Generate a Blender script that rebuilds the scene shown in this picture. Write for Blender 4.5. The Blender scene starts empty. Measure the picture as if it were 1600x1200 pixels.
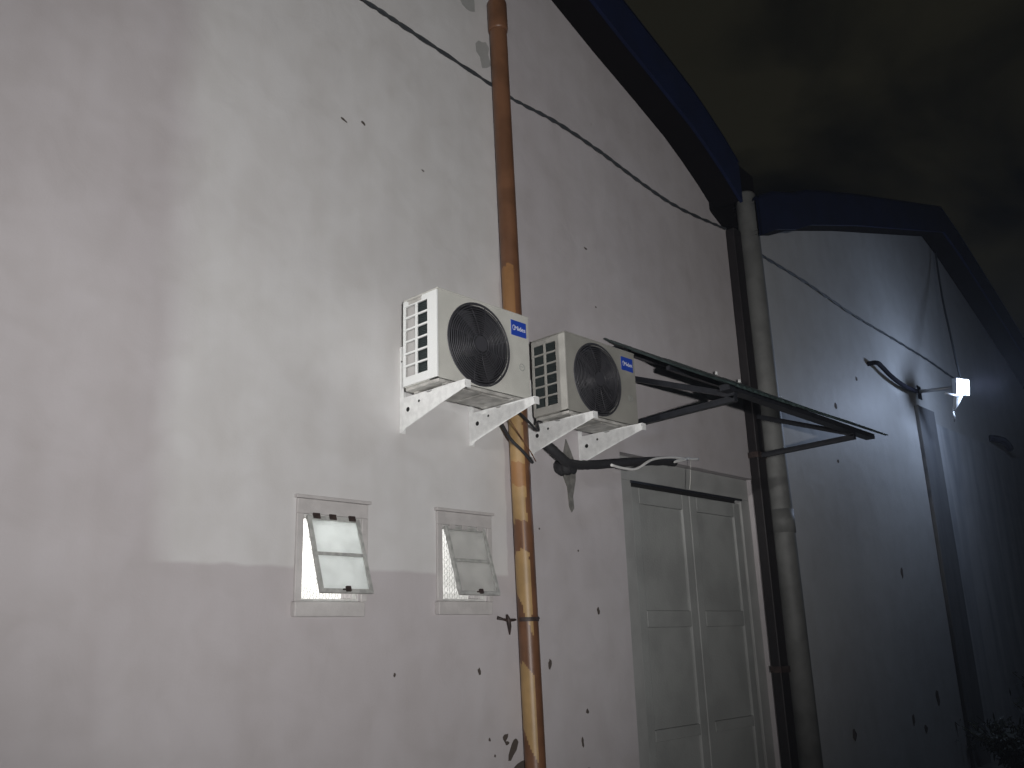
import bpy, bmesh, math, random
from mathutils import Vector, Matrix
random.seed(7)
S = bpy.context.scene
COL = S.collection
R = math.radians

# ------------------------------------------------------------------ camera
cam_d = bpy.data.cameras.new('camera')
cam_d.lens = 31.867; cam_d.sensor_width = 36; cam_d.clip_start = .05; cam_d.clip_end = 3000
cam = bpy.data.objects.new('camera', cam_d); COL.objects.link(cam)
rot = Matrix(((0.69178202, -0.1778868, -0.69985279),
              (-0.72143804, -0.2119479, -0.65924597),
              (-0.03106117, 0.96095493, -0.27495605))).to_4x4()
cam.matrix_world = Matrix.Translation((0, -3.9, 1.5)) @ rot
S.camera = cam

# ------------------------------------------------------------------ night sky
w = bpy.data.worlds.new("World"); S.world = w; w.use_nodes = True
nt = w.node_tree; nt.nodes.clear()
out = nt.nodes.new('ShaderNodeOutputWorld'); bg = nt.nodes.new('ShaderNodeBackground')
tc = nt.nodes.new('ShaderNodeTexCoord'); mp = nt.nodes.new('ShaderNodeMapping')
mp.inputs['Scale'].default_value = (1, 1, 1.6); mp.inputs['Location'].default_value = (.35, .1, .2)
nz = nt.nodes.new('ShaderNodeTexNoise'); nz.inputs['Scale'].default_value = 4.2
nz.inputs['Detail'].default_value = 5; nz.inputs['Roughness'].default_value = .5; nz.inputs['Distortion'].default_value = .5
cr = nt.nodes.new('ShaderNodeValToRGB')
cr.color_ramp.elements[0].position = .40; cr.color_ramp.elements[0].color = (.0010, .0012, .0012, 1)
cr.color_ramp.elements[1].position = .60; cr.color_ramp.elements[1].color = (.0085, .0080, .0050, 1)
L = nt.links.new
L(tc.outputs['Generated'], mp.inputs[0]); L(mp.outputs[0], nz.inputs['Vector'])
L(nz.outputs[0], cr.inputs[0]); L(cr.outputs[0], bg.inputs[0]); bg.inputs[1].default_value = 1.0
L(bg.outputs[0], out.inputs[0])
S.view_settings.view_transform = 'Standard'; S.view_settings.look = 'None'
S.view_settings.exposure = 0; S.view_settings.gamma = 1; S.view_settings.use_curve_mapping = False

# ------------------------------------------------------------------ lamps
def lamp(name, kind, loc, target, power, col, radius=.05, **kw):
    d = bpy.data.lights.new(name, kind); d.energy = power; d.color = col
    if kind != 'AREA': d.shadow_soft_size = radius
    for k, v in kw.items(): setattr(d, k, v)
    o = bpy.data.objects.new(name, d); COL.objects.link(o); o.location = loc
    if target is not None:
        o.rotation_euler = (Vector(target) - Vector(loc)).to_track_quat('-Z', 'Y').to_euler()
    return o
YARD = Vector((-1.1, -6.0, 1.05))          # assumed, unseen low floodlight added in the yard behind the photographer
lamp('assumed_yard_light', 'SPOT', YARD, (3.45, 0, 3.50), 1560, (1, .975, .965), .07, spot_size=R(66), spot_blend=1.0)
SIDE = Vector((-1.5, -1.3, 2.95))            # assumed, unseen spotlight at the left, added to brighten the units' left ends
lamp('assumed_side_light', 'SPOT', SIDE, (3.6, -.45, 3.05), 360, (1, .98, .96), .03, spot_size=R(19), spot_blend=1.0)
FAR = Vector((11.4, -.62, 4.30))             # the lit wall floodlight in the picture
lamp('wall_light', 'SPOT', FAR + Vector((-.07, -.15, -.02)), FAR + Vector((-.77, -.75, -.32)), 80, (.58, .72, 1), .05, spot_size=R(180), spot_blend=1)
lamp('wall_light_spill', 'POINT', FAR + Vector((-.02, -.34, -.06)), None, 48, (.58, .72, 1), .13)
lamp('room_light', 'POINT', (2.85, .85, 2.30), None, 17, (1, .99, .98), .08)
lamp('room_light_dim', 'POINT', (3.75, .95, 2.30), None, 8, (1, .99, .99), .08)

# ------------------------------------------------------------------ materials
def mat(name, col, rough=.6, metal=0, spec=.5, noise=0, nscale=20, bump=0, bscale=60, col2=None, lo=.4, hi=.6):
    m = bpy.data.materials.new(name); m.use_nodes = True
    t = m.node_tree; b = t.nodes['Principled BSDF']
    b.inputs['Base Color'].default_value = (*col, 1); b.inputs['Roughness'].default_value = rough
    b.inputs['Metallic'].default_value = metal; b.inputs['Specular IOR Level'].default_value = spec
    tc = t.nodes.new('ShaderNodeTexCoord')
    if noise or col2:
        n = t.nodes.new('ShaderNodeTexNoise'); n.inputs['Scale'].default_value = nscale; n.inputs['Detail'].default_value = 6
        t.links.new(tc.outputs['Object'], n.inputs['Vector'])
        r = t.nodes.new('ShaderNodeValToRGB'); r.color_ramp.elements[0].position = lo; r.color_ramp.elements[1].position = hi
        c2 = col2 if col2 else tuple(c * (1 - noise) for c in col)
        r.color_ramp.elements[0].color = (*c2, 1); r.color_ramp.elements[1].color = (*col, 1)
        t.links.new(n.outputs[0], r.inputs[0]); t.links.new(r.outputs[0], b.inputs['Base Color'])
    if bump:
        n2 = t.nodes.new('ShaderNodeTexNoise'); n2.inputs['Scale'].default_value = bscale; n2.inputs['Detail'].default_value = 5
        t.links.new(tc.outputs['Object'], n2.inputs['Vector'])
        bp = t.nodes.new('ShaderNodeBump'); bp.inputs['Strength'].default_value = bump; bp.inputs['Distance'].default_value = .01
        t.links.new(n2.outputs[0], bp.inputs['Height']); t.links.new(bp.outputs[0], b.inputs['Normal'])
    return m

def plaster(name, base, patch=False, damp=False):
    """old white-washed render: mottled, trowelled, with runs of dirt; on the near wall a paler rectangle"""
    m = bpy.data.materials.new(name); m.use_nodes = True
    t = m.node_tree; N = t.nodes.new; K = t.links.new; b = t.nodes['Principled BSDF']
    b.inputs['Roughness'].default_value = .62; b.inputs['Specular IOR Level'].default_value = .3
    tc = N('ShaderNodeTexCoord'); P = tc.outputs['Object']
    def noise(scale, detail=5, vec=None, dist=0, sc=None, rough=.5):
        n = N('ShaderNodeTexNoise'); n.inputs['Scale'].default_value = scale; n.inputs['Detail'].default_value = detail
        n.inputs['Distortion'].default_value = dist; n.inputs['Roughness'].default_value = rough
        if sc:
            mp = N('ShaderNodeMapping'); mp.inputs['Scale'].default_value = sc; K(P, mp.inputs[0]); K(mp.outputs[0], n.inputs['Vector'])
        else: K(P, n.inputs['Vector'])
        return n.outputs[0]
    def ramp(v, a, ca, c, cc):
        r = N('ShaderNodeValToRGB'); e = r.color_ramp.elements
        e[0].position = a; e[0].color = (*ca, 1); e[1].position = c; e[1].color = (*cc, 1); K(v, r.inputs[0]); return r.outputs[0]
    def mix(f, a, c, mode='MIX'):
        x = N('ShaderNodeMix'); x.data_type = 'RGBA'; x.blend_type = mode
        if isinstance(f, float): x.inputs[0].default_value = f
        else: K(f, x.inputs[0])
        for i, v in ((6, a), (7, c)):
            if isinstance(v, tuple): x.inputs[i].default_value = (*v, 1)
            else: K(v, x.inputs[i])
        return x.outputs[2]
    def math_(op, a, c=0.0, clamp=False):
        x = N('ShaderNodeMath'); x.operation = op; x.use_clamp = clamp
        for i, v in ((0, a), (1, c)):
            if isinstance(v, (int, float)): x.inputs[i].default_value = v
            else: K(v, x.inputs[i])
        return x.outputs[0]
    col = base
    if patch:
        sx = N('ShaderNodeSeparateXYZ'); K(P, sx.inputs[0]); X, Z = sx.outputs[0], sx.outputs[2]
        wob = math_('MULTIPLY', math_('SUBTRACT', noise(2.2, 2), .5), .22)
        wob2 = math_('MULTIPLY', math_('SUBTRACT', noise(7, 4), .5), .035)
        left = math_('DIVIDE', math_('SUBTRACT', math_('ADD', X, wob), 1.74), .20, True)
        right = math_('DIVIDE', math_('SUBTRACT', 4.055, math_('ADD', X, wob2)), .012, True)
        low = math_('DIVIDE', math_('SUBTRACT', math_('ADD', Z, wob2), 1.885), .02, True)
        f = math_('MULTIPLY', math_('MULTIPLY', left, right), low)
        paler = (.652, .650, .648)  # paler tone inside the rectangle, feathered along its left edge
        col = mix(f, base, paler)
    # broad mottling
    col = mix(1.0, col, ramp(noise(.9, 4, dist=.8), .3, (.90, .89, .89), .7, (1.0, 1.0, 1.0)), 'MULTIPLY')
    col = mix(1.0, col, ramp(noise(4.5, 6, dist=.5), .30, (.93, .925, .915), .6, (1.0, 1.0, 1.0)), 'MULTIPLY')
    # vertical dirt runs
    lo_run = (.965, .96, .955) if not damp else (.70, .72, .75)
    col = mix(1.0, col, ramp(noise(1.0, 4, sc=((3.1, 3.1, .42) if damp else (6, 6, .5)), dist=(1.1 if damp else 0)), .34, lo_run, .60, (1, 1, 1)), 'MULTIPLY')
    # sparse pits and specks
    vo = N('ShaderNodeTexVoronoi'); vo.inputs['Scale'].default_value = 2.6; K(P, vo.inputs['Vector'])
    col = mix(1.0, col, ramp(math_('ADD', vo.outputs['Distance'], math_('MULTIPLY', noise(30, 2), .03)), .022, (.62, .58, .54), .034, (1, 1, 1)), 'MULTIPLY')
    K(col, b.inputs['Base Color'])
    b1 = N('ShaderNodeBump'); b1.inputs['Strength'].default_value = .55; b1.inputs['Distance'].default_value = .012; K(noise(3.2, 5, dist=.6, rough=.45), b1.inputs['Height'])
    b2 = N('ShaderNodeBump'); b2.inputs['Strength'].default_value = .25; b2.inputs['Distance'].default_value = .002; K(noise(70, 5), b2.inputs['Height'])
    K(b1.outputs[0], b2.inputs['Normal']); K(b2.outputs[0], b.inputs['Normal'])
    return m

M = {}
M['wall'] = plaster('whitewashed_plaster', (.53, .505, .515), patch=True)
M['wall_far'] = plaster('far_plaster', (.43, .435, .43))
M['wall_damp'] = plaster('damp_plaster', (.44, .45, .46), damp=True)
M['pilaster'] = plaster('dark_plaster', (.17, .175, .18), damp=True)  # pilaster plaster, darker than the wall on either side
M['trim'] = mat('window_trim_paint', (.51, .49, .48), .6, noise=.12, nscale=9, bump=.3)
M['steel_white'] = mat('white_painted_steel', (.58, .58, .56), .5, noise=.15, nscale=30, bump=.15)
M['sash'] = mat('worn_sash_paint', (.47, .475, .455), .5, noise=.3, nscale=25)
M['bracket'] = mat('white_bracket_enamel', (.80, .81, .80), .35, noise=.12, nscale=25)
M['casing'] = mat('cream_casing_enamel', (.58, .58, .535), .4, noise=.10, nscale=6)
M['guard'] = mat('white_plastic', (.80, .82, .81), .4)
M['guard_shaded'] = mat('shaded_plastic', (.48, .475, .44), .5, noise=.15, nscale=8)  # louvre plastic with shade put into its colour
M['casing_dark'] = mat('darker_casing_enamel', (.33, .325, .295), .5, noise=.15, nscale=5)  # darker copy of the casing enamel
M['pan'] = mat('base_pan_steel', (.50, .49, .46), .5, noise=.35, nscale=12)
M['coil'] = mat('coil_fins', (.055, .07, .07), .5, metal=.3)
M['coil_l'] = mat('inner_panel', (.46, .45, .44), .6)
M['grille'] = mat('grille_plastic', (.05, .05, .057), .45)
M['fan'] = mat('fan_plastic', (.05, .05, .055), .3)
M['shroud'] = mat('shroud_dark', (.03, .03, .034), .6)
M['badge'] = mat('badge_blue', (.02, .065, .42), .35)
M['white'] = mat('print_white', (.75, .78, .82), .5)
M['ringgrey'] = mat('print_grey', (.25, .27, .26), .5)
M['pipe_dk'] = mat('pipe_brown', (.17, .080, .040), .42, noise=.25, nscale=7, bump=.05)
M['pipe_tan'] = mat('pipe_tan', (.38, .245, .105), .45, noise=.15, nscale=9)
M['pipe_md'] = mat('pipe_mid_brown', (.30, .15, .055), .45, noise=.2, nscale=9)
M['wpipe'] = mat('grey_white_pvc', (.15, .153, .147), .6, noise=.25, nscale=5)
M['gap_paint'] = mat('dark_gap_paint', (.012, .009, .010), .6, noise=.3, nscale=12)
M['rust'] = mat('rusty_steel', (.055, .035, .03), .6, noise=.5, nscale=30)
M['cable'] = mat('black_cable', (.035, .04, .045), .6)
M['foam'] = mat('black_foam', (.018, .018, .020), .8, bump=.4, bscale=40)
M['wcable'] = mat('white_cable', (.70, .70, .68), .5)
M['fascia'] = mat('blue_fascia_paint', (.0035, .009, .040), .7, spec=.15, noise=.25, nscale=3)
M['soffit'] = mat('dark_soffit', (.004, .003, .0035), 1, spec=.08)
M['roof'] = mat('blue_roof_sheet', (.02, .05, .2), .5, noise=.3, nscale=2)
M['awn'] = mat('galvanised_corrugated', (.10, .15, .145), .42, metal=.4, noise=.5, nscale=9)
M['awnfr'] = mat('dark_frame_paint', (.022, .024, .030), .45, noise=.3, nscale=20)
M['door'] = mat('grey_door_paint', (.34, .35, .34), .6, noise=.15, nscale=3, bump=.2)
M['doorfr'] = mat('door_frame_paint', (.37, .375, .365), .6, noise=.12, nscale=4)
M['gap'] = mat('dark_gap', (.01, .01, .01), .9)
M['chip'] = mat('chipped_dark_plaster', (.075, .06, .05), .9, bump=.4)
M['shadow_grey'] = mat('shadow_grey_paint', (.20, .195, .18), .9, noise=.3, nscale=25, bump=.5)
M['hook'] = mat('dark_iron', (.012, .012, .02), .95, spec=.1)
M['ground'] = mat('yard_concrete', (.09, .085, .075), .9, noise=.5, nscale=1.3, bump=.5, bscale=25)
M['leaf'] = mat('weed_leaf', (.014, .022, .009), .6, noise=.5, nscale=3)
M['stem'] = mat('weed_stem', (.05, .05, .02), .8)
M['room'] = mat('room_paint', (.78, .78, .76), .8)
M['housing'] = mat('lamp_housing', (.5, .52, .55), .35, metal=.6)
def emis(name, c, s):
    m = bpy.data.materials.new(name); m.use_nodes = True; b = m.node_tree.nodes['Principled BSDF']
    b.inputs['Emission Color'].default_value = (*c, 1); b.inputs['Emission Strength'].default_value = s; return m
M['lens'] = emis('lamp_lens', (.85, .92, 1), 40)
M['assumed_lens'] = emis('assumed_lamp_lens', (1, .96, .92), 20)  # glowing lens of the assumed yard lamp
def frosted(name, c):
    m = bpy.data.materials.new(name); m.use_nodes = True; t = m.node_tree; t.nodes.remove(t.nodes['Principled BSDF'])
    o = t.nodes['Material Output']; a = t.nodes.new('ShaderNodeBsdfTranslucent'); d = t.nodes.new('ShaderNodeBsdfDiffuse'); g = t.nodes.new('ShaderNodeBsdfGlossy')
    a.inputs[0].default_value = (*c, 1); d.inputs[0].default_value = (*c, 1); g.inputs['Roughness'].default_value = .3
    m1 = t.nodes.new('ShaderNodeMixShader'); m1.inputs[0].default_value = .12; m2 = t.nodes.new('ShaderNodeMixShader'); m2.inputs[0].default_value = .05
    n = t.nodes.new('ShaderNodeTexNoise'); n.inputs['Scale'].default_value = 9
    tc = t.nodes.new('ShaderNodeTexCoord'); t.links.new(tc.outputs['Object'], n.inputs['Vector'])
    r = t.nodes.new('ShaderNodeValToRGB'); r.color_ramp.elements[0].position = .3; r.color_ramp.elements[0].color = tuple(x * .86 for x in c) + (1,); r.color_ramp.elements[1].position = .6; r.color_ramp.elements[1].color = (*c, 1)
    t.links.new(n.outputs[0], r.inputs[0]); t.links.new(r.outputs[0], a.inputs[0])
    t.links.new(a.outputs[0], m1.inputs[1]); t.links.new(d.outputs[0], m1.inputs[2])
    t.links.new(m1.outputs[0], m2.inputs[1]); t.links.new(g.outputs[0], m2.inputs[2]); t.links.new(m2.outputs[0], o.inputs[0])
    return m
M['frost'] = frosted('frosted_glass', (.93, .96, .96))
M['frost_dirty'] = frosted('dusty_frosted_glass', (.80, .80, .79))

# ------------------------------------------------------------------ mesh helpers
def box(bm, a, b, mx=None, mi=0):
    x0, x1 = sorted((a[0], b[0])); y0, y1 = sorted((a[1], b[1])); z0, z1 = sorted((a[2], b[2]))
    vs = [bm.verts.new((x, y, z)) for x in (x0, x1) for y in (y0, y1) for z in (z0, z1)]
    if mx:
        for v in vs: v.co = mx @ v.co
    for f in ((0, 1, 3, 2), (4, 6, 7, 5), (0, 4, 5, 1), (2, 3, 7, 6), (0, 2, 6, 4), (1, 5, 7, 3)):
        bm.faces.new([vs[i] for i in f]).material_index = mi
def prism(bm, poly, axis, a, b):
    """extrude a 2D polygon along an axis; poly coordinates are the two other axes in order"""
    def mk(p, t):
        return {'x': (t, p[0], p[1]), 'y': (p[0], t, p[1]), 'z': (p[0], p[1], t)}[axis]
    A = [bm.verts.new(mk(p, a)) for p in poly]; B = [bm.verts.new(mk(p, b)) for p in poly]
    n = len(poly); bm.faces.new(A); bm.faces.new(B[::-1])
    for i in range(n): bm.faces.new((A[i], B[i], B[(i + 1) % n], A[(i + 1) % n]))
def tube(bm, pts, r, seg=10, caps=True, rf=None):
    pts = [Vector(p) for p in pts]; rings = []
    up = None
    for i, p in enumerate(pts):
        d = (pts[min(i + 1, len(pts) - 1)] - pts[max(i - 1, 0)]).normalized()
        if up is None:
            up = Vector((0, 0, 1)) if abs(d.z) < .9 else Vector((1, 0, 0))
        s = d.cross(up).normalized(); up = s.cross(d).normalized()
        rr = rf(i) if rf else r
        rings.append([bm.verts.new(p + (s * math.cos(2 * math.pi * k / seg) + up * math.sin(2 * math.pi * k / seg)) * rr) for k in range(seg)])
    for a, b in zip(rings, rings[1:]):
        for k in range(seg):
            f = bm.faces.new((a[k], a[(k + 1) % seg], b[(k + 1) % seg], b[k])); f.smooth = True
    if caps: bm.faces.new(rings[0][::-1]); bm.faces.new(rings[-1])
    return rings
def smooth_path(pts, n=8):
    P = [Vector(p) for p in pts]; P = [P[0] * 2 - P[1]] + P + [P[-1] * 2 - P[-2]]; o = []
    for i in range(1, len(P) - 2):
        for k in range(n):
            t = k / n
            o.append(.5 * ((2 * P[i]) + (-P[i - 1] + P[i + 1]) * t + (2 * P[i - 1] - 5 * P[i] + 4 * P[i + 1] - P[i + 2]) * t * t + (-P[i - 1] + 3 * P[i] - 3 * P[i + 1] + P[i + 2]) * t ** 3))
    return o + [P[-2]]
def obj(name, bm, m, parent=None, bevel=0, kind=None):
    bmesh.ops.recalc_face_normals(bm, faces=bm.faces)
    me = bpy.data.meshes.new(name); bm.to_mesh(me); bm.free()
    for x in (m if isinstance(m, (list, tuple)) else [m]): me.materials.append(M[x])
    o = bpy.data.objects.new(name, me); COL.objects.link(o)
    if parent: o.parent = parent
    if bevel:
        b = o.modifiers.new('bevel', 'BEVEL'); b.width = bevel; b.segments = 2; b.limit_method = 'ANGLE'
    if kind: o['kind'] = kind
    return o
def thing(name, label, cat, loc=(0, 0, 0), group=None):
    o = bpy.data.objects.new(name, None); COL.objects.link(o); o.location = loc; o.empty_display_size = .2
    return tag(o, label, cat, group)
def tag(o, label, cat, group=None):
    o['label'] = label; o['category'] = cat
    if group: o['group'] = group
    return o
def new(): return bmesh.new()

# ------------------------------------------------------------------ ground
bm = new(); n = 60
for i in range(1):
    vs = [bm.verts.new(p) for p in ((-60, -60, 0), (120, -60, 0), (120, 60, 0), (-60, 60, 0))]; bm.faces.new(vs)
obj('ground', bm, 'ground', kind='structure')

# ------------------------------------------------------------------ walls with gables
def interp(prof, x):
    for (a, za), (b, zb) in zip(prof, prof[1:]):
        if a <= x <= b: return za + (zb - za) * (x - a) / (b - a)
    return prof[-1][1]
def wall_mesh(prof, holes, y0, y1, zb=-.2):
    bm = new()
    xs = sorted({round(p[0], 4) for p in prof} | {h[i] for h in holes for i in (0, 1)})
    zs_all = sorted({h[i] for h in holes for i in (2, 3)})
    def quad(a, b, c, d): bm.faces.new([bm.verts.new(p) for p in (a, b, c, d)])
    for x0, x1 in zip(xs, xs[1:]):
        t0, t1 = interp(prof, x0), interp(prof, x1); zz = [zb] + [z for z in zs_all] + [None]
        for za, zc in zip(zz, zz[1:]):
            top0, top1 = (t0, t1) if zc is None else (zc, zc)
            mid = (za + (zc if zc is not None else za + .5)) / 2; mx = (x0 + x1) / 2
            if any(h[0] < mx < h[1] and h[2] < mid < h[3] for h in holes): continue
            quad((x0, y0, za), (x1, y0, za), (x1, y0, top1), (x0, y0, top0))
            quad((x0, y1, za), (x1, y1, za), (x1, y1, top1), (x0, y1, top0))
        quad((x0, y0, t0), (x1, y0, t1), (x1, y1, t1), (x0, y1, t0))
    for (a, b, c, d) in holes:
        quad((a, y0, c), (a, y1, c), (a, y1, d), (a, y0, d)); quad((b, y0, c), (b, y1, c), (b, y1, d), (b, y0, d))
        quad((a, y0, c), (b, y0, c), (b, y1, c), (a, y1, c)); quad((a, y0, d), (b, y0, d), (b, y1, d), (a, y1, d))
    for x in (xs[0], xs[-1]):
        t = interp(prof, x); quad((x, y0, zb), (x, y1, zb), (x, y1, t), (x, y0, t))
    bmesh.ops.remove_doubles(bm, verts=bm.verts, dist=1e-5)
    return bm

P1 = [(-6.0, 5.3), (.6, 8.25), (4.75, 6.44), (5.26, 6.22), (5.82, 6.0), (6.23, 5.83), (6.47, 5.70), (6.73, 5.54), (7.02, 5.33), (7.24, 5.17)]
P2 = [(7.245, 5.12), (7.6, 5.30), (8.04, 5.44), (8.4, 5.61), (9.67, 6.02), (12.84, 6.96), (13.44, 6.78), (14.98, 6.17), (16.8, 5.40), (18.4, 4.75)]
W1 = (2.575, 2.935, 1.73, 2.16); W2 = (3.505, 3.865, 1.74, 2.17); DO = (5.26, 7.20, -.2, 2.82)

near = thing('gable_building', 'near whitewashed gabled building with two small open windows and grey double door', 'building', (0, 0, 0))
far = thing('gable_building', 'farther gabled building with blue edged roof behind the white downpipe and floodlight', 'building', (7.25, 0, 0))
def part(name, bm, m, parent, **k):
    o = obj(name, bm, m, parent, **k)
    if parent.location.length: o.location = -parent.location
    return o
part('wall', wall_mesh(P1, [W1, W2, DO], 0, .16), 'wall', near)
part('wall', wall_mesh(P2, [], 0, .16), 'wall_far', far)
def roof(prof, parent, over=.31, rise=.33, thick=.10, x_in0=0, x_in1=0):
    soff = new(); fas = new(); ver = new(); sh = new()
    n = len(prof)
    for (a, za), (b, zb) in zip(prof, prof[1:]):
        def q(bm, P):
            bm.faces.new([bm.verts.new(p) for p in P])
        # soffit board (4 cm thick) just above the wall top
        for zt in (0.0, .04):
            q(soff, ((a, .2, za + zt), (b, .2, zb + zt), (b, -over + .03, zb + zt - .03), (a, -over + .03, za + zt - .03)))
        # fascia: front, back, bottom
        y0, y1 = -over, -over + .03
        for y in (y0, y1): q(fas, ((a, y, za - .05), (b, y, zb - .05), (b, y, zb + rise), (a, y, za + rise)))
        q(fas, ((a, y0, za - .05), (b, y0, zb - .05), (b, y1, zb - .05), (a, y1, za - .05)))
        # roll-over flashing on the edge
        for k in range(6):
            t0, t1 = math.pi * k / 6, math.pi * (k + 1) / 6; c = y0 + .02; r = .04
            q(ver, ((a, c - r * math.cos(t0), za + rise - .01 + r * math.sin(t0)), (b, c - r * math.cos(t0), zb + rise - .01 + r * math.sin(t0)),
                    (b, c - r * math.cos(t1), zb + rise - .01 + r * math.sin(t1)), (a, c - r * math.cos(t1), za + rise - .01 + r * math.sin(t1))))
        for zt in (rise - .01, rise - .04):
            q(sh, ((a, -over + .05, za + zt), (b, -over + .05, zb + zt), (b, 7, zb + zt), (a, 7, za + zt)))
    for bm in (soff, fas, ver, sh): bmesh.ops.remove_doubles(bm, verts=bm.verts, dist=1e-4)
    part('soffit', soff, 'soffit', parent); part('fascia', fas, 'fascia', parent)
    part('roof_flashing', ver, 'fascia', parent); part('roof', sh, 'roof', parent)
def clip(prof, a, b):
    return ([(a, interp(prof, a))] if prof[0][0] < a else []) + [p for p in prof if a <= p[0] <= b] + ([(b, interp(prof, b))] if prof[-1][0] > b else [])
roof(clip(P1, -9, 6.97), near); roof(clip(P2, 7.28, 30), far)
# box of the valley gutter where the two roofs meet
bm = new(); prism(bm, [(6.90, 5.32), (7.10, 5.22), (7.80, 5.36), (7.80, 6.00), (6.90, 6.10)], 'y', -.028, .30)
vg = tag(obj('valley_gutter_box', bm, 'soffit', bevel=.02), 'dark gutter box in the valley between the two roofs, above the white downpipe', 'gutter')

# side and rear walls so that the buildings are solid from elsewhere
bm = new(); box(bm, (-6, .16, -.2), (-5.84, 7, 5.2)); part('side_wall', bm, 'wall_far', near)
bm = new(); box(bm, (18.24, .16, -.2), (18.4, 7, 4.7)); part('side_wall', bm, 'wall_far', far)

# ---- openings of the near wall
def window(W, pane_m, tilt, iron='rust'):
    x0, x1, z0, z1 = W
    fr = new()
    o = .04      # cement surround, proud of the wall
    box(fr, (x0 - o, -.016, z1), (x1 + o, .0, z1 + .075)); box(fr, (x0 - o, -.016, z0), (x0, .0, z1)); box(fr, (x1, -.016, z0), (x1 + o, .0, z1))
    win = part('window', fr, 'trim', near, bevel=.004)
    bm = new(); box(bm, (x0 - o - .012, -.030, z1 + .0755), (x1 + o + .012, .0, z1 + .092)); obj('hood', bm, 'trim', win, bevel=.003)
    bm = new(); box(bm, (x0 - o - .012, -.040, z0 - .075), (x1 + o - .03, .0, z0 - .001)); obj('sill', bm, 'trim', win, bevel=.006)
    bm = new()   # fixed steel frame in the opening
    t = .014
    box(bm, (x0, .01, z0), (x0 + t, .045, z1)); box(bm, (x1 - t, .01, z0), (x1, .045, z1)); box(bm, (x0 + t, .01, z1 - t), (x1 - t, .045, z1)); box(bm, (x0 + t, .01, z0), (x1 - t, .045, z0 + t))
    obj('frame', bm, 'steel_white', win)
    # security mesh just inside
    bm = new(); cw, ch = .019, .017; nx = int((x1 - x0) / cw); nz_ = int((z1 - z0) / ch)
    for i in range(nx + 1):
        pts = []
        for j in range(nz_ + 1):
            pts.append((x0 + cw * i + (cw * .5 if (i + j) % 2 else -cw * .0), .06, z0 + ch * j))
        for p, q in zip(pts, pts[1:]):
            if not (x0 < p[0] < x1 and x0 < q[0] < x1): continue
            vs = [bm.verts.new(v) for v in ((p[0] - .0019, .06, p[2]), (p[0] + .0019, .06, p[2]), (q[0] + .0019, .06, q[2]), (q[0] - .0019, .06, q[2]))]; bm.faces.new(vs)
            vs = [bm.verts.new(v) for v in ((p[0], .0585, p[2]), (p[0], .0615, p[2]), (q[0], .0615, q[2]), (q[0], .0585, q[2]))]; bm.faces.new(vs)
    obj('security_mesh', bm, 'steel_white', win, kind='stuff')
    # hinged sash swinging out at the bottom
    H = z1 - z0 - .02; sw = x1 - x0 - .04
    T = Matrix.Translation((x0 + .02, .0, z1 - .012)) @ Matrix.Rotation(-tilt, 4, 'X')
    bm = new(); s = .021
    box(bm, (0, -.018, -H), (s, .0, 0), T); box(bm, (sw - s, -.018, -H), (sw, .0, 0), T)
    box(bm, (s, -.018, -s), (sw - s, .0, 0), T); box(bm, (s, -.018, -H), (sw - s, .0, -H + s), T)
    box(bm, (s, -.017, -H * .5 - .008), (sw - s, -.001, -H * .5 + .008), T)
    obj('sash', bm, 'sash', win, bevel=.002)
    for a, b in ((-s, -H * .5 + .008), (-H * .5 - .008, -H + s)):
        bm = new(); box(bm, (s, -.011, b), (sw - s, -.007, a), T); obj('pane', bm, pane_m, win)
    for k in (0, 1, .45):
        bm = new(); box(bm, (.03 + k * (sw - .10), -.026, -.018), (.07 + k * (sw - .10), -.0185, .01), T); obj('hinge', bm, iron, win)
    bm = new(); box(bm, (sw * .5 - .012, -.03, -H + .004), (sw * .5 + .014, -.0185, -H + .030), T); box(bm, (sw * .5 - .03, -.026, -H + .012), (sw * .5 - .012, -.0185, -H + .018), T); obj('latch', bm, 'rust', win)
    bm = new(); tube(bm, [T @ Vector((sw - .006, .0, -H * .42)), (x1 - .012, .03, z1 - H * .30)], .004, 6); obj('stay_arm', bm, 'rust', win)
    return win
w1 = window(W1, 'frost', R(19)); w1['label'] = 'brightly lit small window'
w2 = window(W2, 'frost_dirty', R(17), 'trim'); w2['label'] = 'dim small window with dusty panes'
for nm, (a, b) in (('lit_room', (2.30, 3.28)), ('lit_room', (3.30, 4.30))):
    bm = new(); y0, y1, z0, z1 = .165, 1.4, .9, 2.6
    for F in (((a, y1, z0), (b, y1, z0), (b, y1, z1), (a, y1, z1)), ((a, y0, z0), (a, y1, z0), (a, y1, z1), (a, y0, z1)), ((b, y0, z0), (b, y1, z0), (b, y1, z1), (b, y0, z1)),
              ((a, y0, z0), (b, y0, z0), (b, y1, z0), (a, y1, z0)), ((a, y0, z1), (b, y0, z1), (b, y1, z1), (a, y1, z1))):
        bm.faces.new([bm.verts.new(p) for p in F])
    part('interior_room', bm, 'room', near)

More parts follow.
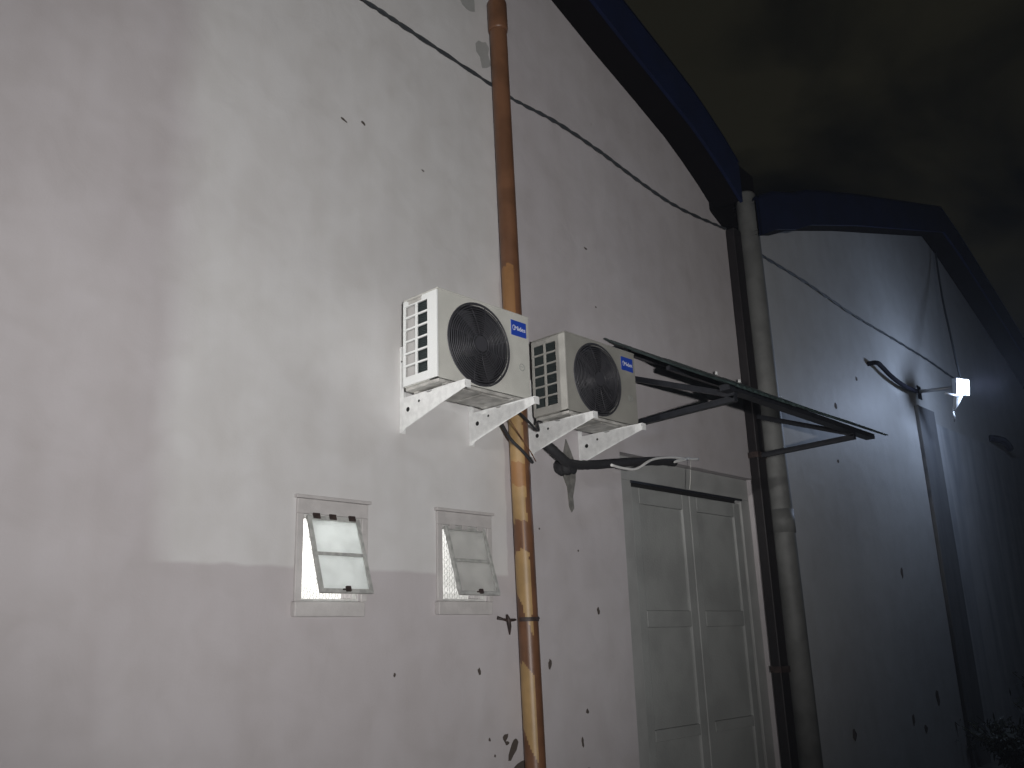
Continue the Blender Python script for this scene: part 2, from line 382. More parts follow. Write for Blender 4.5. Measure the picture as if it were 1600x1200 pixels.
# ---- double door in its recess
bm = new(); a, b, zt = 5.262, 7.198, 2.818
box(bm, (a, .07, 2.64), (b, .155, zt)); box(bm, (a, .07, 0), (5.47, .155, 2.64)); box(bm, (7.06, .07, 0), (b, .155, 2.64))
door = part('door', bm, 'doorfr', near, bevel=.004)
bm = new(); box(bm, (5.47, .130, 0), (7.06, .155, 2.64)); obj('dark_gap', bm, 'gap', door)
bm = new(); box(bm, (5.46, .056, 2.622), (7.06, .0695, 2.640)); obj('head_shadow_strip', bm, 'awnfr', door)  # dark strip painted as the shadow line under the door head
for x0, x1 in ((5.485, 6.262), (6.272, 7.05)):
    bm = new(); st = .10
    def fr(xa, xb, za, zb): box(bm, (xa, .085, za), (xb, .125, zb))
    fr(x0, x0 + st, .02, 2.60); fr(x1 - st, x1, .02, 2.60)
    for za, zb in ((.02, .18), (.80, .88), (1.58, 1.70), (2.48, 2.60)): fr(x0 + st, x1 - st, za, zb)
    leaf = obj('door_leaf', bm, 'door', door, bevel=.006)
for x0, x1 in ((5.485, 6.262), (6.272, 7.05)):
    for za, zb in ((.18, .80), (.88, 1.58), (1.70, 2.48)):
        bm = new(); box(bm, (x0 + .101, .105, za + .001), (x1 - .101, .120, zb - .001)); obj('door_panel', bm, 'door', door)

# ---- chips and screw holes in the plaster
def blob(x, z, w, h, ang=0, y=0.0, n=11, t=.003):
    bm = new(); pts = []
    for k in range(n):
        a = 2 * math.pi * k / n; r = random.uniform(.55, 1.05)
        px, pz = math.cos(a) * w * r, math.sin(a) * h * r
        pts.append((x + px * math.cos(ang) - pz * math.sin(ang), z + px * math.sin(ang) + pz * math.cos(ang)))
    prism(bm, pts, 'y', y - t, y + .001); return bm
chips = [(3.79, 1.35, .016, .028, .3), (3.99, .98, .022, .03, -.5), (4.0, .95, .02, .015, 0), (3.86, .98, .01, .012, 0), (3.90, .89, .007, .009, 0), (4.91, 1.69, .016, .028, .1), (4.40, 1.37, .017, .035, 0),
         (4.74, 1.07, .016, .022, .1), (4.68, .89, .012, .034, 0), (4.73, 2.08, .009, .01, 0), (3.17, 1.36, .008, .012, 0), (3.38, 4.39, .018, .006, -.4), (2.77, 4.49, .035, .008, -.3),
         (2.91, 4.53, .02, .012, -.6), (5.0, 4.35, .02, .010, -.3), (4.72, .72, .03, .02, .3), (4.12, .80, .10, .07, 0), (4.05, .92, .03, .08, -.5), (4.35, 2.2, .006, .008, 0), (5.08, 3.9, .008, .006, 0)]
for c in chips: part('plaster_chip', blob(*c), 'chip', near)
for c in [(10.26, 2.11, .04, .06, 0), (8.57, .59, .05, .06, .2), (10.76, .79, .05, .10, .2), (9.77, 4.23, .03, .03, 0), (9.12, 3.81, .03, .04, 0), (9.0, 3.2, .02, .02, 0), (10.3, .5, .05, .05, .3), (10.0, .62, .03, .06, 0)]:
    part('plaster_chip', blob(*c, t=.004), 'chip', far)
bm = new(); prism(bm, [(4.60, 2.66), (4.655, 2.83), (4.70, 2.75), (4.745, 2.66), (4.735, 2.55), (4.70, 2.44), (4.705, 2.36), (4.68, 2.33), (4.655, 2.37), (4.645, 2.50), (4.605, 2.57)], 'y', -.006, .001)  # cast shadow of a unit bracket, laid on as a grey patch
part('bracket_shadow', bm, 'shadow_grey', near)
for x, z, s in ((3.80, 5.92, .10), (3.95, 5.55, .09)):
    part('grey_patch', blob(x, z, s, s * 1.5, 0, t=.002), 'doorfr', near)  # thin grey patches on the wall beside the pipe top

# ---- pilaster and damp wall beyond the floodlight
bm = new(); box(bm, (11.44, -.05, -.2), (12.0, .0, 4.20)); part('pilaster', bm, 'pilaster', far, bevel=.01)
bm = new(); box(bm, (12.0, -.035, -.2), (18.4, .0, 4.05)); part('damp_lower_wall', bm, 'wall_damp', far, bevel=.01)

# ------------------------------------------------------------------ brown pipe with worn paint and painted shading
def pipe_paint(z, u, wob):  # worn tan and brown patches; shade of the right side painted brown
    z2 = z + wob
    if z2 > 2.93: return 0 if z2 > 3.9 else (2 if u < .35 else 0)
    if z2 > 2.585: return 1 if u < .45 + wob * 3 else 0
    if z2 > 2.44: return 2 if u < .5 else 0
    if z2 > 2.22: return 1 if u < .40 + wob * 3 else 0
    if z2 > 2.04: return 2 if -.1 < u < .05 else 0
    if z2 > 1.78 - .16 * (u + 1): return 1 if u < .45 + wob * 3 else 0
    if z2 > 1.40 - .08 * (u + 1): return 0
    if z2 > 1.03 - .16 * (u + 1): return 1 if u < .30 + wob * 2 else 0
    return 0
bm = new(); seg = 40; dz = .006; r = .062; rings = []
Nz = int(5.9 / dz)
for j in range(Nz + 1):
    z = j * dz
    rings.append([bm.verts.new((r * math.cos(2 * math.pi * k / seg), r * math.sin(2 * math.pi * k / seg), z)) for k in range(seg)])
for j in range(Nz):
    for k in range(seg):
        f = bm.faces.new((rings[j][k], rings[j][(k + 1) % seg], rings[j + 1][(k + 1) % seg], rings[j + 1][k])); f.smooth = True
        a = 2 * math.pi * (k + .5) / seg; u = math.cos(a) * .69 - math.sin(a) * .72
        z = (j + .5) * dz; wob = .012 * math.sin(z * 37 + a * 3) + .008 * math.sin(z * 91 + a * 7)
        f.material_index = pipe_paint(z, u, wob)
bm.faces.new(rings[-1]); bm.faces.new(rings[0][::-1])
pipe = thing('drain_pipe', 'brown vertical pipe with worn tan paint running past the two air conditioners', 'pipe', (4.175, -.075, 0))
obj('pipe', bm, ['pipe_dk', 'pipe_tan', 'pipe_md'], pipe)
bm = new(); tube(bm, [(0, 0, 5.72), (0, 0, 5.74), (0, 0, 5.95), (0, 0, 5.965)], .07, 32, rf=lambda i: (.067, .071, .071, .066)[i]); obj('coupling', bm, 'pipe_dk', pipe)
pipe.rotation_euler = (0, R(-1.4), 0)
# strap round the pipe
cl = thing('pipe_clamp', 'dark rusty strap clamp holding the brown pipe to the wall', 'clamp', (4.13, -.075, 1.635))
bm = new(); rr = .0655
for k in range(24):
    a0, a1 = math.pi * k / 24 + math.pi, math.pi * (k + 1) / 24 + math.pi
    P = []
    for rad, zz in ((rr, -.012), (rr + .004, -.012), (rr + .004, .012), (rr, .012)):
        P.append(((rad * math.cos(a0), rad * math.sin(a0), zz), (rad * math.cos(a1), rad * math.sin(a1), zz)))
    for i in range(4):
        A, B = P[i], P[(i + 1) % 4]; bm.faces.new([bm.verts.new(v) for v in (A[0], B[0], B[1], A[1])])
obj('strap', bm, 'rust', cl)
bm = new(); tube(bm, [(-.20, .055, .012), (-.165, .04, .002), (-.12, .045, -.004), (-.068, .03, .0)], .009, 6, rf=lambda i: (.012, .007, .011, .006)[i]); obj('fixing_lug', bm, 'rust', cl)
bm = new(); tube(bm, [(-.13, .045, .03), (-.122, .04, .0), (-.105, .05, -.04), (-.10, .055, -.085)], .01, 6, rf=lambda i: (.006, .014, .012, .004)[i]); obj('fixing_lug', bm, 'rust', cl)
bm = new(); tube(bm, [(.066, .03, .0), (.11, .05, .004), (.165, .06, .010)], .009, 6, rf=lambda i: (.006, .007, .010)[i]); obj('fixing_lug', bm, 'rust', cl)

# ------------------------------------------------------------------ downpipe and dark gap strip at the valley
wp = thing('downpipe', 'pale grey white round downpipe below the roof valley', 'pipe', (7.40, -.13, 0))
bm = new(); tube(bm, [(0, 0, z) for z in (0, 2, 4, 5.58, 5.60)], .098, 32, rf=lambda i: (.1, .1, .098, .096, .088)[i]); obj('pipe', bm, 'wpipe', wp)
bm = new(); tube(bm, [(0, 0, 2.35), (0, 0, 2.55)], .106, 32); obj('socket', bm, 'wpipe', wp)
wp.rotation_euler = (0, R(-.3), 0)
gap_strip = thing('downpipe', 'flat dark strip painted as the shaded gap left of the round white downpipe', 'pipe', (7.22, -.06, 0))  # dark strip standing in for the shaded gap, not a downpipe
bm = new(); box(bm, (-.075, -.035, .0), (.06, .055, 5.2)); obj('pipe', bm, 'gap_paint', gap_strip, bevel=.01)  # dark box standing in for the shaded gap between the buildings
for z in (3.0, 1.2):
    bm = new(); box(bm, (-.085, -.043, z), (.07, .057, z + .05)); obj('strap', bm, 'rust', gap_strip)  # bands added to the dark gap strip

# ------------------------------------------------------------------ AC brackets
def make_bracket():
    t = thing('wall_bracket', '', 'bracket', (0, 0, 0))
    bm = new(); prism(bm, [(-.002, -.20), (-.002, .31), (-.036, .31), (-.036, .0), (-.22, .0), (-.24, -.012), (-.27, -.012), (-.29, .0), (-.54, .0), (-.545, -.045), (-.34, -.098), (-.05, -.182), (-.034, -.20)], 'x', -.0015, .0015)
    # web with a dark hole plate on each side
    web = obj('web', bm, 'bracket', t)
    bm = new(); box(bm, (.0016, -.545, -.003), (.038, -.0365, .0)); box(bm, (.0016, -.548, -.045), (.038, -.5455, .0)); obj('arm_flange', bm, 'bracket', t)
    bm = new(); box(bm, (.0016, -.003, -.20), (.042, -.0005, .31)); obj('wall_flange', bm, 'bracket', t)
    for y, z, rr in ((-.075, -.075, .014), (-.020, .22, .006), (-.17, -.045, .008)):
        bm = new(); prism(bm, [(y + rr * math.cos(k * math.pi / 6), z + rr * math.sin(k * math.pi / 6)) for k in range(12)], 'x', -.0025, .0025); obj('bolt_hole', bm, 'gap', t)
    for z in (.22, -.13):
        bm = new(); prism(bm, [(.022 + .011 * math.cos(k * math.pi / 3), z + .011 * math.sin(k * math.pi / 3)) for k in range(6)], 'y', -.012, -.0031); obj('bolt', bm, 'steel_white', t)
    return t
def copy_tree(o, parent=None):
    c = o.copy(); COL.objects.link(c)
    if parent: c.parent = parent
    for ch in list(o.children): copy_tree(ch, c)
    return c
br = make_bracket(); br['group'] = 'brackets under the air conditioners'
BR = [(3.20, 'white wall bracket under the left end of the near air conditioner'), (3.745, 'white bracket under the label end of the near air conditioner, left of brown pipe'),
      (4.285, 'white bracket under the grille end of the far air conditioner, right of brown pipe'), (4.79, 'white wall bracket under the label end of the far air conditioner')]
for i, (x, lb) in enumerate(BR):
    o = br if i == 0 else copy_tree(br)
    o.location = (x, 0, 2.862); o['label'] = lb; o['group'] = 'brackets under the air conditioners'

# ------------------------------------------------------------------ air conditioners
def text_mesh(s, size, name, m, parent, loc, rot, ext=.0006):
    cu = bpy.data.curves.new(name, 'FONT'); cu.body = s; cu.size = size; cu.extrude = ext; cu.align_x = 'CENTER'; cu.align_y = 'CENTER'; cu.offset = 0
    o = bpy.data.objects.new(name, cu); COL.objects.link(o)
    dg = bpy.context.evaluated_depsgraph_get(); me = bpy.data.meshes.new_from_object(o.evaluated_get(dg))
    bpy.data.objects.remove(o); me.materials.clear(); me.materials.append(M[m])
    ob = bpy.data.objects.new(name, me); COL.objects.link(ob); ob.parent = parent; ob.location = loc; ob.rotation_euler = rot
    return ob
def make_ac():
    W, D, H = .735, .285, .54; b0 = .028
    t = thing('air_conditioner', '', 'air conditioner', (0, 0, 0))
    fx, fz, fr = .315, .283, .243; seg = 64
    # front plate with a round opening
    bm = new()
    def ray(a):
        c, s = math.cos(a), math.sin(a); k = 1e9
        if c > 1e-6: k = min(k, (W - fx) / c)
        if c < -1e-6: k = min(k, -fx / c)
        if s > 1e-6: k = min(k, (H - fz) / s)
        if s < -1e-6: k = min(k, (b0 - fz) / s)
        return (fx + c * k, fz + s * k)
    angs = sorted([2 * math.pi * k / seg for k in range(seg)] + [math.atan2(z - fz, x - fx) % (2 * math.pi) for x in (0, W) for z in (b0, H)])
    In = []; Out = []; In2 = []
    for a in angs:
        p = ray(a)
        Out.append(bm.verts.new((p[0], -D, p[1]))); In.append(bm.verts.new((fx + fr * math.cos(a), -D, fz + fr * math.sin(a)))); In2.append(bm.verts.new((fx + (fr - .006) * math.cos(a), -D + .02, fz + (fr - .006) * math.sin(a))))
    n = len(angs)
    for i in range(n):
        j = (i + 1) % n
        bm.faces.new((Out[i], Out[j], In[j], In[i])); f = bm.faces.new((In[i], In[j], In2[j], In2[i])); f.smooth = True
    # right side, back, left rear post
    def q(*P): bm.faces.new([bm.verts.new(p) for p in P])
    q((W, -D, b0), (W, 0, b0), (W, 0, H), (W, -D, H)); q((0, 0, b0), (W, 0, b0), (W, 0, H), (0, 0, H))
    q((0, -D, b0), (0, -D * .75, b0), (0, -D * .75, H), (0, -D, H)); q((0, -D, b0), (0, 0, b0), (0, 0, b0 + .03), (0, -D, b0 + .03)); q((0, -D, H - .02), (0, 0, H - .02), (0, 0, H), (0, -D, H))
    bmesh.ops.remove_doubles(bm, verts=bm.verts, dist=1e-5)
    obj('casing', bm, 'casing', t, bevel=.006)
    bm = new(); box(bm, (-.006, -D - .004, H + .0005), (W + .004, .004, H + .010)); obj('top_cover', bm, 'casing', t, bevel=.004)
    bm = new(); box(bm, (.004, -D + .006, .008), (W - .004, -.004, b0 - .001)); box(bm, (.10, -D + .03, .002), (.30, -.03, .0075)); box(bm, (.36, -D + .03, .002), (.66, -.03, .0075)); obj('base_pan', bm, 'pan', t, bevel=.004)
    for x in (.08, .60):
        for y in (-D + .0, -.05):
            bm = new(); box(bm, (x - .03, y - .01, .0), (x + .03, y + .03, .0075)); obj('foot', bm, 'pan', t)
    # louvre panel, white plastic, 2 x 6 openings on the left end
    bm = new(); x0, x1 = -.012, -.0006
    def pb(ya, yb, za, zb): box(bm, (x0, ya, za), (x1, yb, zb))
    yc = [(-.016, -.104), (-.119, -.208)]; zr0, zr1 = .072, .500; rh = (zr1 - zr0) / 6; g = .011
    pb(-D - .002, -.208, b0 + .004, H - .004); pb(-.208, 0, zr1, H - .004); pb(-.208, 0, b0 + .004, zr0 + g); pb(-.016, 0, zr0 + g, zr1); pb(-.119, -.104, zr0 + g, zr1)
    for (ya, yb) in yc:
        for k in range(1, 6): pb(ya, yb, zr0 + k * rh, zr0 + k * rh + g)
    obj('louvre_panel', bm, 'guard', t, bevel=.0015)
    bm = new(); box(bm, (-.020, -.165, H - .014), (-.0125, -.045, H - .008)); box(bm, (-.0135, -.16, H - .034), (-.0122, -.05, H - .014)); obj('carry_handle', bm, 'pan', t, bevel=.002)
    bm = new(); box(bm, (.02, -.21, zr0 - .01), (.03, -.085, zr1 + .01))
    for k in range(40):
        z = zr0 + (zr1 - zr0) * k / 40; box(bm, (.012, -.21, z), (.02, -.085, z + .002))
    obj('coil', bm, 'coil', t)
    bm = new(); box(bm, (.010, -.078, zr0 - .01), (.014, -.004, zr1 + .01)); obj('inner_panel', bm, 'coil_l', t)
    # shroud, motor hub, blades
    bm = new(); tube(bm, [(fx, -D + .02, fz), (fx, -D + .12, fz)], fr - .006, 48, caps=False); prism(bm, [(fx + (fr - .006) * math.cos(k * math.pi / 24), fz + (fr - .006) * math.sin(k * math.pi / 24)) for k in range(48)], 'y', -D + .12, -D + .125); obj('shroud', bm, 'shroud', t)
    bm = new()
    for b in range(3):
        vs = []
        for i in range(9):
            rr = .04 + (fr - .022 - .04) * i / 8; row = []
            for k in range(9):
                a = 2 * math.pi * b / 3 + .5 + (k / 8) * (1.15 + .3 * i / 8) + .35 * (i / 8) ** 2
                row.append(bm.verts.new((fx + rr * math.cos(a), -D + .035 + .055 * k / 8, fz + rr * math.sin(a))))
            vs.append(row)
        for i in range(8):
            for k in range(8): bm.faces.new((vs[i][k], vs[i + 1][k], vs[i + 1][k + 1], vs[i][k + 1])).smooth = True
    tube(bm, [(fx, -D + .022, fz), (fx, -D + .03, fz), (fx, -D + .10, fz)], .05, 24, rf=lambda i: (.04, .05, .05)[i])
    obj('fan', bm, 'fan', t)
    # wire grille: concentric rings and spokes, slightly domed
    bm = new()
    def dome(r): return -D - .004 - .012 * (1 - (r / fr) ** 2)
    rs = [.060 + i * .0135 for i in range(14)]
    for i, r in enumerate(rs):
        tube(bm, [(fx + r * math.cos(a), dome(r), fz + r * math.sin(a)) for a in [2 * math.pi * k / 56 for k in range(57)]], .0026 if i % 3 else .0034, 5, caps=False)
    for k in range(12):
        a = 2 * math.pi * k / 12 + .1
        tube(bm, [(fx + r * math.cos(a + (r - .05) * 1.2), dome(r) + .003, fz + r * math.sin(a + (r - .05) * 1.2)) for r in (.045, .09, .14, .19, fr + .001)], .0019, 5)
    prism(bm, [(fx + .047 * math.cos(k * math.pi / 16), fz + .047 * math.sin(k * math.pi / 16)) for k in range(32)], 'y', dome(.05) - .003, dome(.05) + .004)
    obj('fan_grille', bm, 'grille', t)
    bm = new(); r = fr + .001
    tube(bm, [(fx + r * math.cos(a), -D - .001, fz + r * math.sin(a)) for a in [2 * math.pi * k / 72 for k in range(73)]], .005, 8, caps=False); obj('grille_rim', bm, 'grille', t)
    # blue maker's badge with white lettering
    bm = new(); box(bm, (.582, -D - .003, .405), (.712, -D - .0004, .500)); bd = obj('badge', bm, 'badge', t)
    text_mesh('Midea', .040, 'lettering', 'white', bd, (.657, -D - .0036, .452), (R(90), 0, 0))
    bm = new()
    for k in range(14):
        a0, a1 = R(60 + 19 * k), R(60 + 19 * (k + 1)); c = (.604, .453)
        th = lambda a: .0025 + .0012 * math.sin(a)
        P = [(c[0] + (.015 + s) * math.cos(a) * .8, -D - .0042, c[1] + (.015 + s) * math.sin(a)) for a, s in ((a0, -.002), (a0, .002), (a1, .002), (a1, -.002))]
        bm.faces.new([bm.verts.new(p) for p in P])
    obj('logo_mark', bm, 'white', bd)
    bm = new(); c = (.665, .215)
    tube(bm, [(c[0] + .021 * math.cos(k * math.pi / 12), -D - .0008, c[1] + .021 * math.sin(k * math.pi / 12)) for k in range(25)], .0015, 5, caps=False)
    tube(bm, [(c[0] - .012, -D - .0008, c[1] + .002), (c[0] + .012, -D - .0008, c[1] + .004)], .0018, 5); obj('round_mark', bm, 'ringgrey', t)
    return t
ac = make_ac(); ac.location = (3.14, -.115, 2.864); ac['label'] = 'nearer white air conditioner outdoor unit, left of the brown pipe'; ac['group'] = 'air conditioner outdoor units'
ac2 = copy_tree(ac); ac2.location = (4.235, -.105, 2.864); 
for ch in list(ac2.children):                # shade painted into louvre panel and inside; casing darker overall
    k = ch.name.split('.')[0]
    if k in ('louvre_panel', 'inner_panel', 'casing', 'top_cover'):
        ch.data = ch.data.copy(); ch.data.materials[0] = M[{'louvre_panel': 'guard_shaded', 'inner_panel': 'coil'}.get(k, 'casing_dark')]
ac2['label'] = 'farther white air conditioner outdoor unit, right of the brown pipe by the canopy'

# refrigerant hoses and cables around the units
def cable(name, pts, r, m, label, cat, n=8, group=None, jit=0):
    P = smooth_path(pts, n)
    if jit:
        for i, p in enumerate(P[1:-1]): p += Vector((random.uniform(-jit, jit), 0, random.uniform(-jit, jit)))
    bm = new(); tube(bm, P, r, 8); return tag(obj(name, bm, m), label, cat, group)
cable('drain_hose', [(3.80, -.08, 2.93), (3.90, -.10, 2.84), (3.98, -.12, 2.72), (4.05, -.16, 2.64), (4.14, -.155, 2.58)], .010, 'foam', 'thin black hose curving from the near air conditioner to the brown pipe', 'hose')
cable('power_cable', [(3.86, -.15, 2.92), (3.95, -.17, 2.80), (4.10, -.165, 2.66), (4.20, -.13, 2.60)], .0035, 'pipe_dk', 'thin brown wire looped over the tan section of the brown pipe', 'cable')
cable('connecting_cable', [(3.87, -.22, 2.92), (4.04, -.20, 2.84), (4.22, -.14, 2.80), (4.23, -.13, 2.86), (4.30, -.12, 2.88)], .008, 'foam', 'short black cable between the two air conditioners', 'cable')
cable('insulated_hose', [(4.32, .02, 2.78), (4.34, -.10, 2.73), (4.45, -.12, 2.665), (4.57, -.11, 2.63), (4.85, -.10, 2.66), (5.3, -.09, 2.735), (5.7, -.08, 2.79), (5.86, -.07, 2.80)], .032, 'foam', 'thick black foam wrapped hose on the wall under the far air conditioner', 'hose', 10, jit=.002)
bm = new(); tube(bm, smooth_path([(4.56, .02, 2.62), (4.56, -.05, 2.61), (4.57, -.125, 2.61)], 5), .05, 12, rf=lambda i: .045 + .008 * math.sin(i * 2)); tag(obj('hose_knot', bm, 'foam'), 'black taped bundle where the foam hose meets the painted grey shadow patch', 'tape')
cable('white_cable', [(4.95, -.155, 2.66), (5.10, -.15, 2.655), (5.25, -.15, 2.67), (5.45, -.15, 2.76), (5.7, -.14, 2.81), (5.95, -.13, 2.83), (6.12, -.12, 2.85)], .010, 'wcable', 'white cable draped over the end of the black foam hose', 'cable', 10)
cable('white_cable', [(5.98, -.13, 2.842), (5.80, -.15, 2.80), (5.74, -.15, 2.775), (5.90, -.16, 2.815)], .007, 'wcable', 'short looped white cable end beside the longer one', 'cable', 6)
cable('string', [(6.0, -.13, 2.825), (6.0, -.12, 2.74), (6.0, -.11, 2.66), (5.995, -.10, 2.60)], .0025, 'casing', 'thin pale string hanging from the white cable in front of the door', 'string', 6)

# ------------------------------------------------------------------ long cable along both walls
def strung(pts, label):
    P = smooth_path(pts, 14); bm = new()
    for ph in (0, math.pi):
        Q = []
        for i, p in enumerate(P):
            a = i * .9 + ph; Q.append(p + Vector((0, math.cos(a) * .006, math.sin(a) * .006 + random.uniform(-.0025, .0025))))
        tube(bm, Q, .0075, 6)
    return tag(obj('strung_cable', bm, 'cable'), label, 'cable', 'black cable strung along the walls')
strung([(1.2, -.045, 5.42), (2.2, -.035, 5.39), (2.86, -.03, 5.37), (3.25, -.03, 5.345), (4.04, -.006, 5.31), (4.23, -.006, 5.295), (4.70, -.03, 5.29), (5.24, -.03, 5.25), (5.75, -.03, 5.18), (6.31, -.03, 5.14), (7.0, -.02, 5.19), (7.15, -.01, 5.21)],
       'black twisted cable strung across the near wall behind the brown pipe')
strung([(7.52, -.01, 5.15), (7.84, -.03, 5.12), (8.73, -.03, 5.09), (9.81, -.03, 5.01), (11.10, -.03, 4.97), (12.15, -.03, 4.93), (13.09, -.03, 4.86), (13.6, -.02, 4.85)],
       'black twisted cable strung across the far wall towards the floodlight')
cable('lamp_cable', [(13.0, -.10, 6.72), (12.80, -.15, 6.30), (12.45, -.25, 5.75), (12.0, -.40, 5.15), (11.55, -.55, 4.55), (11.43, -.6, 4.40)], .014, 'cable', 'thin cable dropping from the far roof edge to the floodlight', 'cable')
cable('conduit', [(10.15, .01, 4.48), (10.22, -.08, 4.49), (10.40, -.08, 4.46), (10.62, -.08, 4.40), (11.0, -.08, 4.35), (11.32, -.10, 4.34)], .028, 'hook', 'dark bent conduit on the far wall left of the floodlight', 'conduit', 6)
cable('conduit_end', [(14.3, -.02, 4.18), (14.45, -.15, 4.14), (14.75, -.15, 4.06)], .05, 'hook', 'short dark pipe stub on the wall right of the floodlight', 'pipe', 5)

# ------------------------------------------------------------------ floodlight
fl = thing('floodlight', 'lit white floodlight on a wall arm at the right', 'lamp', (11.4, 0, 4.30))
bm = new(); tube(bm, [(0, -.10, .05), (0, -.30, .03), (0, -.53, .01)], .022, 10); obj('arm', bm, 'housing', fl)
bm = new(); box(bm, (-.06, -.108, -.05), (.06, -.10, .12)); obj('wall_plate', bm, 'hook', fl)
T = Matrix.Translation((0, -.60, 0)) @ Matrix.Rotation(R(-22), 4, 'Z') @ Matrix.Rotation(R(8), 4, 'X')
bm = new(); box(bm, (-.11, -.02, -.10), (.11, .045, .10), T); box(bm, (-.09, .045, -.08), (.09, .065, .08), T)
obj('housing', bm, 'housing', fl, bevel=.006)
bm = new(); box(bm, (-.095, -.026, -.088), (.095, -.0205, .088), T); obj('lens', bm, 'lens', fl)
bm = new(); tube(bm, [(.0, -.55, -.09), (.08, -.48, -.17), (.13, -.42, -.24)], .03, 8, rf=lambda i: (.05, .035, .012)[i]); tube(bm, [(.13, -.42, -.24), (.22, -.40, -.29), (.30, -.36, -.33)], .008, 6); tube(bm, [(.13, -.42, -.24), (.12, -.42, -.30), (.18, -.41, -.27)], .007, 6)
obj('support_strut', bm, 'bracket', fl)
bm = new(); tube(bm, [(-.02, -.60, -.10), (-.16, -.55, -.12), (-.30, -.5, -.11)], .014, 8); obj('cable_tail', bm, 'bracket', fl)

# ------------------------------------------------------------------ canopy
cn = thing('canopy', 'dark corrugated metal canopy on triangular frames above the grey door', 'canopy', (6.3, 0, 3.0))
def cpart(name, bm, m, **k):
    o = obj(name, bm, m, cn, **k); o.location = -cn.location; return o
xa, xb = 5.14, 7.62; ztop, zfr, yfr = 3.665, 3.07, -1.06
sheets = [(xa, xa + .86, 0), (xa + .80, xa + 1.70, .006), (xa + 1.64, xb, .012)]
for s0, s1, lift in sheets:
    bm = new(); st = .0127; n = int((s1 - s0) / st); rows = []
    for th in (0, .003):
        g = []
        for i in range(n + 1):
            x = s0 + i * st; off = .009 * math.cos(2 * math.pi * x / .076) + lift + th; col_ = []
            for j in range(5):
                v = j / 4; y = -.004 + (yfr + .004) * v; z = ztop + (zfr - ztop) * v - .012 * math.sin(math.pi * v)
                col_.append(bm.verts.new((x, y + random.uniform(-.0, .0), z + off)))
            g.append(col_)
        for i in range(n):
            for j in range(4): bm.faces.new((g[i][j], g[i + 1][j], g[i + 1][j + 1], g[i][j + 1])).smooth = True
        rows.append(g)
    for i in range(n): bm.faces.new((rows[0][i][4], rows[0][i + 1][4], rows[1][i + 1][4], rows[1][i][4]))
    cpart('roof_sheet', bm, 'awn')
def bar(bm, a, b, w=.032, h=.032):
    a, b = Vector(a), Vector(b); d = b - a; Lg = d.length
    T = Matrix.Translation(a) @ d.to_track_quat('Z', 'X').to_matrix().to_4x4(); box(bm, (-w / 2, -h / 2, 0), (w / 2, h / 2, Lg), T)
for x in (5.34, 7.215):
    bm = new(); bar(bm, (x, -.075, 3.0), (x, -.075, 3.62), .04, .04); f = cpart('triangle_frame', bm, 'awnfr')
    for nm, a, b in (('strut', (x, -.098, 3.02), (x, -.94, 3.04)), ('rafter', (x, -.098, 3.37), (x, -.94, 3.06))):
        bm = new(); bar(bm, a, b, .04, .045); obj(nm, bm, 'awnfr', f)
bm = new(); bar(bm, (5.22, -.93, 3.10), (7.56, -.93, 3.085), .04, .075); cpart('front_rail', bm, 'awnfr')
bm = new(); bar(bm, (5.22, -.03, 3.60), (7.14, -.03, 3.60), .03, .04); cpart('rear_rail', bm, 'awnfr')
bm = new(); bar(bm, (5.22, -.50, 3.335), (7.56, -.50, 3.335), .03, .03); cpart('middle_rail', bm, 'awnfr')
for x in (6.6, 6.98, 7.35):
    bm = new(); tube(bm, [(x, -.08, 3.645), (x, -.08, 3.675)], .014, 8); cpart('roofing_screw', bm, 'bracket')

# ------------------------------------------------------------------ weeds and rubble at the foot of the far wall
def weed(x, y, h, spread, n, label):
    t = thing('weed_clump', label, 'plant', (x, y, 0), 'weeds at the foot of the far wall')
    bm = new(); lf = new()
    for k in range(n // 14):
        a = random.uniform(0, 6.28); d = random.uniform(.2, 1) * spread
        P = [(0, 0, 0), (math.cos(a) * d * .4, math.sin(a) * d * .4, h * .5), (math.cos(a) * d, math.sin(a) * d, h * random.uniform(.7, 1))]
        P = smooth_path(P, 4); tube(bm, P, .006, 5)
        for i in range(14):
            p = random.choice(P[2:]) + Vector([random.uniform(-.08, .08) for _ in range(3)])
            u = Vector([random.uniform(-1, 1) for _ in range(3)]).normalized(); v = u.orthogonal().normalized(); s = random.uniform(.03, .07)
            lf.faces.new([lf.verts.new(q) for q in (p, p + u * s + v * s * .35, p + u * 2 * s, p + u * s - v * s * .35)])
    obj('stem', bm, 'stem', t); obj('foliage', lf, 'leaf', t, kind='stuff')
weed(11.3, -.5, .5, .5, 700, 'low dark weed clump at the left of the wall foot')
weed(12.3, -.8, .7, .6, 1000, 'middle dark weed clump below the pilaster')
weed(13.6, -.7, .95, .8, 1400, 'tallest dark weed clump at the right edge')
weed(15.2, -.8, 1.1, .8, 1400, 'farthest dark weed clump against the damp wall')

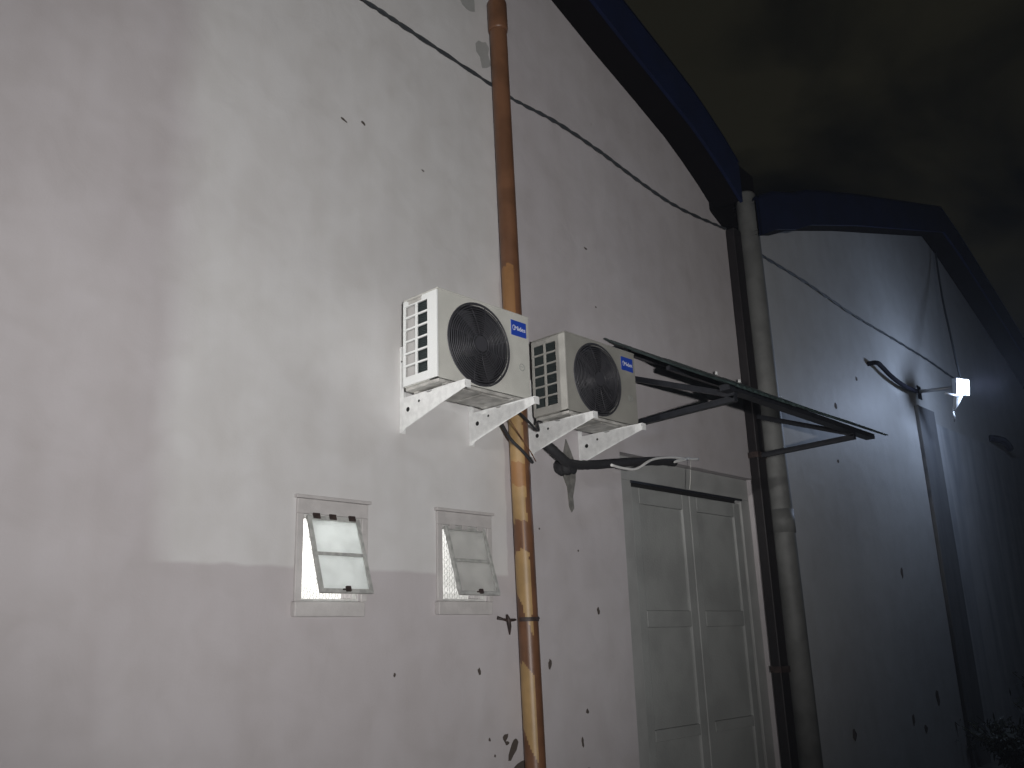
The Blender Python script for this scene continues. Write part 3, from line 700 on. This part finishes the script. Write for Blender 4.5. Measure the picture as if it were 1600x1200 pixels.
# ------------------------------------------------------------------ assumed yard lamp, unseen, added to light the near wall
yl = thing('assumed_yard_lamp', 'assumed, unseen low yard floodlight on a short post behind the photographer, added to light the near wall', 'lamp', (YARD.x - .12, YARD.y - .12, 0))
bm = new(); tube(bm, [(0, 0, 0), (0, 0, YARD.z - .12)], .035, 12); obj('pole', bm, 'housing', yl)
T = Matrix.Translation((0.02, 0.02, YARD.z)) @ (Vector((3.55, 0, 3.45)) - YARD).to_track_quat('-Z', 'Y').to_matrix().to_4x4()
bm = new(); box(bm, (-.16, -.12, .0), (.16, .12, .07), T); obj('housing', bm, 'housing', yl, bevel=.008)
bm = new(); box(bm, (-.14, -.10, -.006), (.14, .10, -.001), T); obj('lens', bm, 'assumed_lens', yl)

sl = thing('assumed_spotlight', 'assumed, unseen small spotlight on a wall arm left of the picture, aimed along the wall to brighten the left ends of the units', 'lamp', (SIDE.x - .12, 0, SIDE.z))  # assumed lamp and arm, added for the raking light on the units
bm = new(); tube(bm, [(0, 0, 0), (0, SIDE.y + .02, 0)], .018, 10); obj('arm', bm, 'housing', sl)
T = Matrix.Translation((.105, SIDE.y, 0)) @ (Vector((3.6, -.25, 3.05)) - SIDE).to_track_quat('-Z', 'Y').to_matrix().to_4x4()
bm = new(); tube(bm, [T @ Vector((0, 0, .16)), T @ Vector((0, 0, .12)), T @ Vector((0, 0, .008))], .05, 20, rf=lambda i: (.03, .045, .06)[i]); obj('housing', bm, 'housing', sl)

# ------------------------------------------------------------------ thin haze added to imitate glare round the floodlight
if True:
    bm = new(); box(bm, (-62, -62, -1), (122, 62, 9.4))
    hz = bpy.data.materials.new('glare_haze'); hz.use_nodes = True; t = hz.node_tree; t.nodes.remove(t.nodes['Principled BSDF'])
    v = t.nodes.new('ShaderNodeVolumePrincipled'); v.inputs['Color'].default_value = (.8, .86, 1, 1); v.inputs['Density'].default_value = .0024; v.inputs['Anisotropy'].default_value = .35
    t.links.new(v.outputs[0], t.nodes['Material Output'].inputs['Volume']); M['air'] = hz  # added haze that imitates glare round the floodlight
    obj('haze', bm, 'air', kind='stuff')

# ------------------------------------------------------------------ render
S.render.engine = 'CYCLES'
